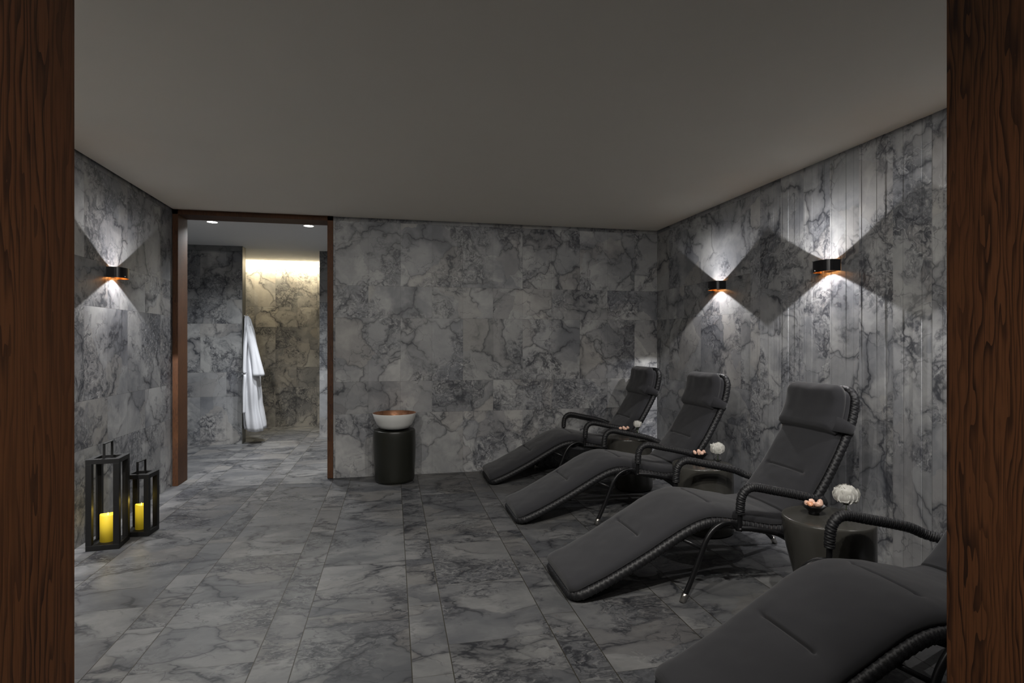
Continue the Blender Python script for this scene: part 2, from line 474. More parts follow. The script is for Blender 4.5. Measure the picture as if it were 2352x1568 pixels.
# far door frame (no leaf)
d2 = thing('door_2', 'stained oak door frame in the far left corner', 'doorway', (0, 0, 0))
d2['kind'] = 'structure'; del d2['category']
YF = YB - 0.02
bm = bmesh.new(); box(bm, DX0 - 0.03, DX0 + 0.018, YF, HY0 + 0.01, 0.0, DH, 0.002); mesh_obj('jamb', bm, M['wood_door'], d2)
bm = bmesh.new(); box(bm, DX1 - 0.05, DX1 + 0.004, YF, HY0 + 0.01, 0.004, DH, 0.002); mesh_obj('jamb', bm, M['wood_door'], d2)
bm = bmesh.new(); box(bm, DX0 - 0.03, DX1 + 0.004, YF, HY0 + 0.01, DH - 0.045, DH, 0.002); mesh_obj('head', bm, M['wood_door'], d2)

# ------------------------------------------------------------------ hall and shower niche behind the door
NX0, NX1, NYB = -1.955, -1.013, 9.60
bm = bmesh.new(); box(bm, -3.6, 0.6, HY0, 8.28, HH, HH + 0.1); box(bm, -3.6, 0.6, 8.28, NYB - 0.09, HH + 0.02, HH + 0.1)
struct('ceiling_hall', bm, M['paint_hall'], 'pale ceiling of the hall behind the door')
bm = bmesh.new(); box(bm, -3.6, 0.6, NYB - 0.12, NYB + 0.3, HH + 0.10, HH + 0.2)
struct('ceiling_cove', bm, M['paint_hall'], 'top of the light slot over the niche')
bm = bmesh.new(); box(bm, -3.6, NX0, 8.08, 8.25, 0, HH + 0.02)
struct('wall_hall_left', bm, M['marble_hall'], 'marble wing wall beyond the door')
bm = bmesh.new(); box(bm, NX1, 0.6, 8.40, NYB, 0, HH + 0.02)
struct('wall_hall_right', bm, M['marble_hall'], 'marble wall right of the niche')
bm = bmesh.new(); box(bm, -3.6, NX1 + 0.05, NYB, NYB + 0.2, 0, HH + 0.1)
struct('wall_niche', bm, M['marble_niche'], 'warm lit marble back wall of the niche')
bm = bmesh.new(); box(bm, -3.8, -3.6, HY0 - 0.1, NYB + 0.2, 0, HH + 0.2); struct('wall_hall_end', bm, M['marble_hall'], 'end wall of the hall')
bm = bmesh.new(); box(bm, 0.6, 0.8, HY0 - 0.1, NYB + 0.2, 0, HH + 0.2); struct('wall_hall_side', bm, M['marble_hall'], 'side wall of the hall')
bm = bmesh.new(); box(bm, NX0 + 0.001, NX0 + 0.006, 8.08, 8.25, 0, HH); struct('trim_1', bm, simple('brushed_edge_trim', (0.16, 0.155, 0.14), 0.35, 0.6), 'metal edge trim of the wing wall')
# corridor behind the camera
bm = bmesh.new()
box(bm, -2.2, 2.9, -2.2, 0.53, 2.6, 2.7); struct('ceiling_corridor', bm, M['paint'], 'corridor ceiling behind the viewer')
bm = bmesh.new()
box(bm, -2.3, -2.2, -2.2, 0.55, 0, 2.6); box(bm, 2.9, 3.0, -2.2, 0.55, 0, 2.6); box(bm, -2.2, 2.9, -2.3, -2.2, 0, 2.6)
struct('wall_corridor', bm, M['marble_back'], 'corridor walls behind the viewer')

# recessed downlights, then added fill lamps
def downlight(x, y, z, label, energy, group, size=100, r=0.052):
    t = thing('ceiling_downlight', label, 'downlight', (x, y, z), 0, group)
    bm = bmesh.new(); lathe(bm, [(r * 1.12, -0.004), (r * 1.12, 0.0), (r, 0.0), (r, -0.004), (r * 1.12, -0.004)], 32)
    mesh_obj('trim_ring', bm, M['white_glaze'], t, True)
    bm = bmesh.new(); lathe(bm, [(0, -0.001), (r * 0.98, -0.001), (r * 0.98, -0.0003), (0, -0.0003)], 32)
    mesh_obj('lens', bm, M['downlight'], t)
    lamp('downlight_lamp', 'SPOT', (x, y, z - 0.02), energy, (0.95, 0.98, 1.0), spot_size=math.radians(150), spot_blend=0.6, shadow_soft_size=0.04)
    return t
downlight(-1.87, 6.52, HH, 'left one of two round recessed downlights in the hall ceiling', HALL_SPOT * 0.6, 'hall downlights')
downlight(-0.90, 6.52, HH, 'right one of two round recessed downlights in the hall ceiling', HALL_SPOT * 0.6, 'hall downlights')
lamp('hall_fill_lamp', 'SPOT', (-1.25, 7.35, HH - 0.03), HALL_SPOT * 1.2, (0.97, 0.98, 1.0), spot_size=math.radians(80), spot_blend=0.7, shadow_soft_size=0.05)  # added lamp without a fitting, brightens the hall floor
for fx in (-1.0, 0.2, 1.3):  # added fill lights, the visible lamps leave back wall and ceiling too dark
    t = thing('ceiling_fill_light', 'added round ceiling fill light just inside the entrance opening', 'fill light', (fx, 1.25, H), 0, 'added ceiling fill lights near the entrance')
    bm = bmesh.new(); lathe(bm, [(0.062, -0.004), (0.062, 0.0), (0.05, 0.0), (0.05, -0.004), (0.062, -0.004)], 32); mesh_obj('trim_ring', bm, M['white_glaze'], t, True)
    bm = bmesh.new(); lathe(bm, [(0, -0.001), (0.049, -0.001), (0.049, -0.0003), (0, -0.0003)], 32); mesh_obj('lens', bm, M['downlight'], t)
    o = lamp('fill_lamp', 'SPOT', (fx, 1.25, H - 0.02), FILL_SPOT, (1.0, 0.965, 0.91), spot_size=PI, spot_blend=0.0, shadow_soft_size=0.03)
    # fill strength by direction : soft forward throw
    o.data.use_nodes = True; tt = o.data.node_tree
    em = next(q for q in tt.nodes if q.type == 'EMISSION')
    tc = tt.nodes.new('ShaderNodeTexCoord'); sp = tt.nodes.new('ShaderNodeSeparateXYZ'); tt.links.new(tc.outputs['Normal'], sp.inputs[0])
    def m(op, a, b):
        q = tt.nodes.new('ShaderNodeMath'); q.operation = op
        for i_, v_ in enumerate((a, b)):
            if isinstance(v_, float): q.inputs[i_].default_value = v_
            else: tt.links.new(v_, q.inputs[i_])
        return q.outputs[0]
    fw = m('MAXIMUM', sp.outputs[1], 0.0)
    tt.links.new(m('MULTIPLY', fw, m('ADD', m('ABSOLUTE', sp.outputs[2], 0.0), 0.19)), em.inputs['Strength'])
lamp('corridor_fill_lamp', 'SPOT', (0.25, -0.35, 2.56), CORRIDOR_FILL, (1.0, 0.93, 0.85), spot_size=math.radians(130), spot_blend=0.8, shadow_soft_size=0.06)  # added lamp without a fitting, lights the jambs from behind the camera

# cove strip in the ceiling slot of the niche
t = thing('cove_light', 'warm linear light hidden in the ceiling slot over the niche', 'strip light', (-2.2, NYB - 0.10, HH + 0.06))
bm = bmesh.new(); box(bm, -0.9, 1.16, -0.012, 0.012, -0.006, 0.006); mesh_obj('led_strip', bm, M['led'], t)
bm = bmesh.new(); box(bm, -0.9, 1.16, -0.02, 0.018, 0.0065, 0.014); mesh_obj('channel', bm, M['chrome'], t)
lamp('cove_lamp', 'AREA', (-1.75, NYB - 0.075, HH + 0.045), COVE_W, (1.0, 0.90, 0.68), rot=(math.radians(-14), 0, 0), shape='RECTANGLE', size=1.5, size_y=0.03)

# ------------------------------------------------------------------ wall sconces
def sconce_mesh(parent):
    # local frame: wall plane x=0, lamp sticks out to +x, width along y
    W, D, HZ = 0.086, 0.100, 0.038
    def outline(w, d, k=20, zz=0):
        pts = [(0.0, -w)]
        for i in range(k + 1):
            a = -PI / 2 + PI * i / k
            e = 0.38
            x = d * abs(math.cos(a)) ** e
            y = w * (1 if math.sin(a) >= 0 else -1) * abs(math.sin(a)) ** 0.9
            pts.append((max(x, 0.0), y))
        pts.append((0.0, w))
        return pts
    o_ = outline(W, D); i_ = outline(W - 0.003, D - 0.003)
    bm = bmesh.new()
    for (P0, m) in ((o_, 0), (i_, 1)):
        lo = [bm.verts.new((x, y, -HZ)) for x, y in P0]; hi = [bm.verts.new((x, y, HZ)) for x, y in P0]
        for k in range(len(P0) - 1):
            f = bm.faces.new((lo[k], lo[k + 1], hi[k + 1], hi[k])); f.material_index = m
        if m == 0: LO, HI = lo, hi
        else:
            for k in range(len(P0) - 1):
                bm.faces.new((LO[k], LO[k + 1], lo[k + 1], lo[k])).material_index = 1
                bm.faces.new((HI[k], HI[k + 1], hi[k + 1], hi[k])).material_index = 0
    me = mesh_obj('shade', bm, [M['black_metal'], M['gold']], parent)
    bm = bmesh.new(); box(bm, 0.0005, 0.012, -0.045, 0.045, -0.032, 0.032, 0.002); mesh_obj('back_plate', bm, M['black_metal'], parent)
    bm = bmesh.new(); box(bm, 0.012, 0.094, -0.012, 0.012, -0.006, 0.006, 0.001); mesh_obj('lamp_holder', bm, M['gold'], parent)
    bm = bmesh.new(); box(bm, 0.0785, 0.0975, -0.060, 0.060, 0.0355, 0.0375); mesh_obj('beam_flap', bm, M['black_metal'], parent)  # lip added to keep the up beam off the ceiling
    bm = bmesh.new(); lathe(bm, [(0, -0.030), (0.003, -0.030), (0.003, -0.024), (0, -0.024)], 12, 0.0985, -0.03); 
    mesh_obj('screw', bm, M['chrome'], parent)
def sconce_lights(x, y, z, sgn):
    fan_lamp('sconce_down_lamp', (x + sgn * 0.062, y, z - 0.018), SCONCE_DOWN, (0.98, 0.965, 0.98), (0, sgn * math.radians(-2), 0),
             126, 0.10, 0.008, 0.11, 2.4)
    fan_lamp('sconce_up_lamp', (x + sgn * 0.083, y, z + 0.008), SCONCE_UP, (0.98, 0.965, 0.98), (PI, sgn * math.radians(-9), 0),
             122, 0.10, 0.0015, 0.17, 1.0)
    lamp('sconce_bounce_lamp', 'POINT', (x + sgn * 0.045, y, z - 0.018), SCONCE_WARM, (1.0, 0.50, 0.16), shadow_soft_size=0.006)  # added warm point, stands in for light bounced off the gold inside
SZ = 1.852
WR = XR - 0.0185
s0 = thing('wall_sconce', 'black half-round up-and-down sconce on the left wall above the lanterns', 'wall lamp', (XL, 4.68, SZ), 0, 'wall sconces')
sconce_mesh(s0)
sconce_lights(XL, 4.68, SZ, 1)
for (x, y, sg, lab) in ((XR - 0.0125, 4.60, -1, 'black half-round sconce on the large marble tiles near the far right corner'),
                        (WR, 3.28, -1, 'black half-round sconce on the narrow marble strips above the loungers'),
                        ):
    dup(s0, (x, y, SZ), PI if sg < 0 else 0, lab); sconce_lights(x, y, SZ, sg)
for (x, y, sg) in ((WR, 1.96, -1), (XL, 3.28, 1), (XL, 1.96, 1)):  # unseen: right one inferred from its light cone, left pair added for room light
    o = dup(s0, (x, y, SZ), PI if sg < 0 else 0, 'unseen black half-round sconce nearer the entrance, hidden by the jamb', 'wall sconces hidden by the jambs'); sconce_lights(x, y, SZ, sg)

# ------------------------------------------------------------------ loungers
OX = 1.75   # local origin under the armrest joint
IF = [(.895, .052), (.98, .085), (1.08, .128), (1.255, .216), (1.43, .313), (1.515, .358), (1.60, .392), (1.69, .404), (1.815, .386), (1.955, .357),
      (2.06, .338), (2.15, .347), (2.225, .395), (2.32, .507), (2.411, .636), (2.524, .826), (2.563, .918), (2.580, 1.0), (2.580, 1.065)]
prof = catmull([(x - OX, 0, z) for x, z in IF], 0.004)
def profile_normals(P):
    N = []
    for i in range(len(P)):
        a = P[max(0, i - 6)]; b = P[min(len(P) - 1, i + 6)]
        t = (b - a).normalized(); N.append(Vector((-t.z, 0, t.x)))
    return N
PN = profile_normals(prof)
PL = [0.0]
for a, b in zip(prof, prof[1:]): PL.append(PL[-1] + (b - a).length)
def s_at_x(x):
    for i, p in enumerate(prof):
        if p.x + OX >= x: return PL[i]
    return PL[-1]
def frame_at(s):
    s = max(0.0, min(PL[-1], s)); k = min(len(prof) - 2, int(s / PL[-1] * (len(prof) - 1)))
    f = (s - PL[k]) / max(1e-9, PL[k + 1] - PL[k])
    return prof[k].lerp(prof[k + 1], f), PN[k].lerp(PN[k + 1], max(0, min(1, f))).normalized()
LT = PL[-1]
S_LEG, S_KNEE, S_SEAT, S_LUM = s_at_x(1.325), s_at_x(1.715), s_at_x(2.165), s_at_x(2.36)
def pad(name, parent, mat, s0, s1, base, thick, halfw, creases, round_r=0.05, crown=0.01, wr=0.0, seed=0):
    ss = []
    s = s0
    while s < s1:
        ss.append(s)
        d = min([abs(s - c[0]) for c in creases] + [s - s0 + 0.003, s1 - s + 0.003, 1])
        s += 0.0028 if d < 0.028 else 0.011
    ss.append(s1)
    V = 40
    bm = bmesh.new(); rings = []
    for s in ss:
        p, nn = frame_at(s)
        d = min(s - s0, s1 - s)
        hw = halfw(s)
        er = 0.028
        if d < round_r: hw -= round_r - math.sqrt(max(0, round_r ** 2 - (round_r - d) ** 2))
        ef = math.sqrt(max(0.0, 1 - (1 - min(1, d / er)) ** 2)) if d < er else 1.0
        ef = 0.12 + 0.88 * ef
        ring = []
        for k in range(V + 1):
            u = -1 + 2 * k / V
            v = hw * (math.sin(u * PI / 2) * 0.45 + u * 0.55)
            q = abs(v / hw)
            edge = (1 - q ** 7) ** 0.38 if q < 1 else 0.0
            t = thick * (0.10 + 0.90 * edge) * ef + crown * (1 - q * q) * ef
            for (sc, A, half) in creases:
                win = max(0.0, min(1.0, (half - abs(v)) / 0.035)) if half < 1 else 1.0
                win = win * win * (3 - 2 * win)
                ds = s - sc
                t -= A * win * math.exp(-(ds / 0.0055) ** 2) + 0.42 * A * (0.25 + 0.75 * win) * math.exp(-(ds / 0.045) ** 2)
                if half < 1:
                    dd = math.hypot(ds, abs(v) - half + 0.02)
                    t -= 0.55 * A * math.exp(-(dd / 0.014) ** 2)
            if wr: t += wr * (mnoise.noise(Vector((s * 9, v * 7, seed))) + 0.5 * mnoise.noise(Vector((s * 22, v * 16, seed + 3))))
            ring.append(bm.verts.new(p + nn * (base + t) + Vector((0, v, 0))))
        for k in range(V, -1, -4):
            u = -1 + 2 * k / V
            v = hw * 0.985 * (math.sin(u * PI / 2) * 0.45 + u * 0.55)
            ring.append(bm.verts.new(p + nn * (base + 0.001) + Vector((0, v, 0))))
        rings.append(ring)
    n = len(rings[0])
    for a, b in zip(rings, rings[1:]):
        for k in range(n): bm.faces.new((a[k], a[(k + 1) % n], b[(k + 1) % n], b[k]))
    bm.faces.new(rings[0][::-1]); bm.faces.new(rings[-1])
    return mesh_obj(name, bm, mat, parent, True)

def seat_half(s):
    t = s / LT
    return 0.232 + 0.028 * math.sin(PI * min(1, t * 1.05)) - 0.010 * max(0, (t - 0.7) / 0.3)

def V3(x, y, z): return Vector((x - OX, y, z))
def make_lounger():
    t = thing('relax_lounger', 'lounger', 'lounger', (OX, 3.01, 0), 0, 'charcoal loungers along the right wall')
    # woven loop frame
    path = []
    s_in0, s_in1 = 0.0, LT
    near = []; R = 0.07
    def corner(s_edge, sgn_s, side):
        out = []
        for i in range(9):
            a = PI / 2 * i / 8
            s = s_edge + sgn_s * (R - R * math.cos(a)) if False else s_edge + sgn_s * R * (1 - math.sin(a))
            out.append((s, side, R * (1 - math.cos(a))))
        return out
    seq = []
    L = 0.012
    ns = int((LT - 2 * R) / 0.01)
    for i in range(ns + 1): seq.append((R + (LT - 2 * R) * i / ns, -1, 0.0))
    for i in range(1, 9):
        a = PI / 2 * i / 8; seq.append((LT - R + R * math.sin(a), -1, R * (1 - math.cos(a))))
    for i in range(8, 0, -1):
        a = PI / 2 * i / 8; seq.append((LT - R + R * math.sin(a), 1, R * (1 - math.cos(a))))
    for i in range(ns + 1): seq.append((LT - R - (LT - 2 * R) * i / ns, 1, 0.0))
    for i in range(1, 9):
        a = PI / 2 * i / 8; seq.append((R - R * math.sin(a), 1, R * (1 - math.cos(a))))
    for i in range(8, 0, -1):
        a = PI / 2 * i / 8; seq.append((R - R * math.sin(a), -1, R * (1 - math.cos(a))))
    for (s, side, ins) in seq:
        p, nn = frame_at(s)
        path.append(p - nn * 0.027 + Vector((0, side * (seat_half(s) + 0.004 - ins), 0)))
    path = resample(path, 0.0032, True)
    bm = bmesh.new(); tube(bm, path, 0.0245, 12, True, rib=0.0075, pitch=0.0145, twist=3, flat=0.85)
    mesh_obj('woven_frame', bm, M['rope'], t, True)
    bm = bmesh.new(); rings = []
    ns = 90
    for i in range(ns + 1):
        s = 0.03 + (LT - 0.06) * i / ns; p, nn = frame_at(s); hw = seat_half(s) - 0.01
        rings.append([bm.verts.new(p + nn * o + Vector((0, v, 0))) for v, o in ((-hw, -0.004), (hw, -0.004), (hw, -0.012), (0, -0.018), (-hw, -0.012))])
    for a, b in zip(rings, rings[1:]):
        for k in range(5): bm.faces.new((a[k], a[(k + 1) % 5], b[(k + 1) % 5], b[k]))
    bm.faces.new(rings[0]); bm.faces.new(rings[-1][::-1])
    mesh_obj('woven_seat_panel', bm, M['rope'], t)
    cr = [(S_LEG, 0.016, 0.155), (S_KNEE, 0.012, 0.165), (S_SEAT, 0.020, 2.0), (S_LUM, 0.012, 0.17)]
    pad('seat_cushion', t, M['fabric'], -0.006, LT - 0.004, -0.003, 0.050, seat_half, cr, 0.05, 0.014, 0.0035)
    # head pillow : a separate padded block strapped over the top
    hp0, hp1 = LT - 0.285, LT + 0.0
    bm = bmesh.new()
    rings = []
    NS, NV = 34, 26
    for i in range(NS + 1):
        u = i / NS; s = hp0 + (hp1 - hp0) * u
        p, nn = frame_at(s)
        hw0 = 0.237 - 0.012 * u
        d = min(u, 1 - u) * (hp1 - hp0)
        r = 0.05
        hw = hw0 - (r - math.sqrt(max(0, r * r - (r - min(d, r)) ** 2))) * (1.0 if u > 0.5 else 0.12)
        th = 0.062 * (0.15 + 0.85 * math.sqrt(max(0, 1 - (1 - min(1, d / 0.035)) ** 2)))
        up = Vector((0, 0, 1)) * (0.030 * max(0, (u - 0.8) / 0.2))
        ring = []
        for k in range(NV + 1):
            v = -1 + 2 * k / NV; q = abs(v)
            e = (1 - q ** 6) ** 0.4 if q < 1 else 0
            tt = th * (0.1 + 0.9 * e) + 0.006 * math.sin(v * 5 + 1) * u * u + 0.003 * mnoise.noise(Vector((v * 4, u * 4, 5)))
            dip = 0.008 * math.exp(-(v / 0.25) ** 2) * max(0, (u - 0.7) / 0.3)
            ring.append(bm.verts.new(p + nn * (0.044 + tt) + up - Vector((0, 0, dip)) + Vector((0, v * hw, 0))))
        for k in range(NV, -1, -2):
            v = -1 + 2 * k / NV
            ring.append(bm.verts.new(p + nn * 0.030 + up + Vector((0, v * hw * 0.98, 0))))
        rings.append(ring)
    nR = len(rings[0])
    for a, b in zip(rings, rings[1:]):
        for k in range(nR): bm.faces.new((a[k], a[(k + 1) % nR], b[(k + 1) % nR], b[k]))
    bm.faces.new(rings[0][::-1]); bm.faces.new(rings[-1])
    hp = mesh_obj('head_pillow', bm, M['fabric'], t, True)
    # strap wrapping pillow round the frame
    sc = LT - 0.215
    for side in (-1, 1):
        bm = bmesh.new(); rr = []
        for (o, v, wd) in ((0.078, 0.200, .062), (0.060, 0.247, .055), (0.030, 0.262, .045), (0.0, 0.265, .036), (-0.03, 0.264, .032), (-0.055, 0.245, .030), (-0.056, 0.20, .030)):
            row = []
            for ds in (-wd, 0.0, wd * 0.7):
                p, nn = frame_at(sc + ds)
                row.append(bm.verts.new(p + nn * o + Vector((0, side * v, 0))))
            for ds in (wd * 0.7, 0.0, -wd):
                p, nn = frame_at(sc + ds)
                row.append(bm.verts.new(p + nn * (o - 0.003) + Vector((0, side * (v - 0.004), 0))))
            rr.append(row)
        for a, b in zip(rr, rr[1:]):
            for q in range(6): bm.faces.new((a[q], a[(q + 1) % 6], b[(q + 1) % 6], b[q]))
        bm.faces.new(rr[0]); bm.faces.new(rr[-1][::-1])
        mesh_obj('strap', bm, M['fabric'], hp, True)
    for sd in (-1, 1):
        A = 0.345 * sd
        pts = catmull([V3(2.345, 0.262 * sd, .470), V3(2.325, 0.305 * sd, .458), V3(2.28, 0.338 * sd, .470), V3(2.21, A, .500), V3(2.10, A, .528), V3(1.98, A, .554),
                       V3(1.90, A, .572), V3(1.855, A, .576), V3(1.82, A, .562), V3(1.798, A, .532), V3(1.790, A, .490), V3(1.788, A, .440)], 0.0023)
        bm = bmesh.new(); tube(bm, pts, 0.0220, 14, rib=0.0055, pitch=0.0115, twist=2)
        ar = mesh_obj('armrest', bm, M['rope'], t, True)
        bm = bmesh.new(); tube(bm, catmull([V3(1.788, A, .460), V3(1.786, A, .40), V3(1.781, A, .352)], 0.01), 0.0125, 12)
        tube(bm, [V3(1.781, A - 0.02, .362), V3(1.781, A + 0.02, .362)], 0.009, 10)
        mesh_obj('arm_post', bm, M['black_metal'], ar, True)
        Lg = 0.330 * sd
        bm = bmesh.new(); tube(bm, catmull([V3(1.785, Lg, .352), V3(1.775, Lg, .378), V3(1.745, Lg, .394), V3(1.70, Lg, .393), V3(1.645, Lg, .366), V3(1.602, Lg, .312), V3(1.565, Lg, .226), V3(1.520, Lg, .120), V3(1.476, Lg, .030)], 0.01), 0.0135, 12)
        lg = mesh_obj('leg', bm, M['black_metal'], t, True)
        bm = bmesh.new(); tube(bm, [V3(1.482, Lg, .044), V3(1.476, Lg, .030), V3(1.465, Lg, .0)], 0.0165, 14)
        mesh_obj('foot_cap', bm, M['chrome'], lg, True)
        bm = bmesh.new(); tube(bm, catmull([V3(1.785, Lg, .360), V3(1.90, Lg, .345), V3(2.03, Lg, .312), V3(2.14, Lg, .262), V3(2.27, Lg, .185), V3(2.40, Lg, .105), V3(2.487, Lg, .030)], 0.012), 0.0135, 12)
        lg = mesh_obj('leg', bm, M['black_metal'], t, True)
        bm = bmesh.new(); tube(bm, [V3(2.475, Lg, .042), V3(2.487, Lg, .030), V3(2.50, Lg, .0)], 0.0165, 14)
        mesh_obj('foot_cap', bm, M['chrome'], lg, True)
        bm = bmesh.new(); tube(bm, [V3(1.475, 0.238 * sd, .312), V3(1.59, Lg, .262)], 0.010, 10)
        mesh_obj('brace', bm, M['black_metal'], t, True)
    for (x, z) in ((1.69, .330), (2.12, .262)):
        bm = bmesh.new(); 
        if x < 2: tube(bm, catmull([V3(1.745, -.33, .392), V3(1.70, -.27, .345), V3(1.69, -.1, z), V3(1.69, .1, z), V3(1.70, .27, .345), V3(1.745, .33, .392)], 0.02), 0.011, 10)
        else: tube(bm, [V3(x, -.33, z), V3(x, .33, z)], 0.011, 10)
        mesh_obj('crossbar', bm, M['black_metal'], t, True)
    return t
L3 = make_lounger()
L3.location = (OX, 3.01, 0)
L3['label'] = 'charcoal lounger third from the back wall, its chrome foot on open floor, fully in view'
LG = 'charcoal loungers along the right wall'
dup(L3, (OX + 0.00, 5.46, 0), 0.0, 'charcoal lounger farthest away, against the back wall corner', LG)
dup(L3, (OX + 0.00, 4.28, 0), 0.0, 'charcoal lounger second from the back wall', LG)
dup(L3, (OX + 0.09, 1.80, 0), 0.0, 'charcoal lounger in the foreground with its head cut off by the oak jamb', LG)

# ------------------------------------------------------------------ side tables
def stool(name, mat, top_r, bot_r, h, off=(0, 0), tri=0.03, neck=0.30):
    bm = bmesh.new(); seg = 72; rings = []
    zs = [0.0, 0.004, 0.015, 0.03, 0.06, 0.10, 0.15, 0.20, 0.26, 0.32, 0.38, 0.43, h - 0.03, h - 0.012, h - 0.005, h - 0.0015, h]
    for i, z in enumerate(zs):
        t = z / h
        f = t * t * (3 - 2 * t)
        r = bot_r + (top_r - bot_r) * f
        if z < 0.03: r -= 0.022 * (1 - math.sqrt(max(0, 1 - (1 - z / 0.03) ** 2)))
        if z > h - 0.012: r -= 0.008 * (1 - math.sqrt(max(0, 1 - ((z - h + 0.012) / 0.012) ** 2)))
        ring = []
        for k in range(seg):
            a = 2 * PI * k / seg
            rr = r * (1 + tri * math.cos(3 * a + 0.6 + 1.6 * t) * (1 - f * 0.75))
            ring.append(bm.verts.new((rr * math.cos(a) + off[0] * (1 - f), rr * math.sin(a) + off[1] * (1 - f), z)))
        rings.append(ring)
    for a, b in zip(rings, rings[1:]):
        for k in range(seg): bm.faces.new((a[k], a[(k + 1) % seg], b[(k + 1) % seg], b[k]))
    bm.faces.new(rings[0][::-1])
    c = [bm.verts.new((v.co.x * 0.985, v.co.y * 0.985, h)) for v in rings[-1]]
    for k in range(seg): bm.faces.new((rings[-1][k], rings[-1][(k + 1) % seg], c[(k + 1) % seg], c[k]))
    bm.faces.new(c)
    o = mesh_obj(name, bm, mat, None, True)
    return o
TZ = 0.478
ST = stool('side_table', M['stone_taupe'], 0.208, 0.170, TZ, (0.035, -0.02))
ST.location = (2.105, 2.42, 0)
tag(ST, 'round taupe stone side table beside the foreground lounger', 'side table', 'stone side tables between the loungers')
for (x, y, lab) in ((2.16, 3.67, 'round taupe stone side table between the second and third loungers from the back'),
                    (2.13, 4.885, 'round taupe stone side table between the two loungers nearest the back wall')):
    o = ST.copy(); C.objects.link(o); o.location = (x, y, 0); o['label'] = lab

def salt_bowl(x, y, lab, big):
    t = thing('salt_bowl', lab, 'bowl', (x, y, TZ))
    bm = bmesh.new()
    lathe(bm, [(0, 0.001), (0.024, 0.0), (0.026, 0.004), (0.024, 0.010), (0.040, 0.026), (0.056, 0.044), (0.057, 0.046), (0.053, 0.045), (0.037, 0.029), (0.015, 0.018), (0, 0.017)], 36)
    mesh_obj('bowl_body', bm, M['black_metal'], t, True)
    for i, (dx, dy, dz, s) in enumerate(big):
        bm = bmesh.new(); bmesh.ops.create_icosphere(bm, subdivisions=2, radius=s)
        for v in bm.verts:
            n_ = mnoise.noise(v.co * 45 + Vector((i * 3.1, x, y)))
            v.co *= 1 + 0.45 * n_
            v.co.z *= 0.75
        o = mesh_obj('salt_crystal', bm, M['salt'] if (i == 0 and x < 2.1) else M['salt_pale'], None)
        o.location = (x + dx, y + dy, TZ + dz); o.rotation_euler = (i, 0.4 * i, 1.7 * i)
        where = lab.split(' on the ')[1]
        tag(o, ('deep orange' if 'nearest' in where and i == 0 else 'pale pink') + ' salt crystal heaped in the black bowl on the ' + where, 'salt crystal', 'salt crystals in the bowl on the ' + where)
    return t
SALT = [(-0.033, -0.012, 0.056, 0.0165), (0.002, -0.026, 0.053, 0.0165), (0.035, -0.002, 0.056, 0.0165), (0.010, 0.030, 0.054, 0.0165), (-0.026, 0.022, 0.053, 0.015), (0.002, 0.002, 0.048, 0.0165)]
salt_bowl(2.075, 2.475, 'small black bowl of salt crystals on the nearest side table', SALT)
salt_bowl(2.215, 3.80, 'small black bowl of salt crystals on the middle side table', SALT[1:])
salt_bowl(2.14, 5.02, 'small black bowl of salt crystals on the farthest side table', SALT[1:5])

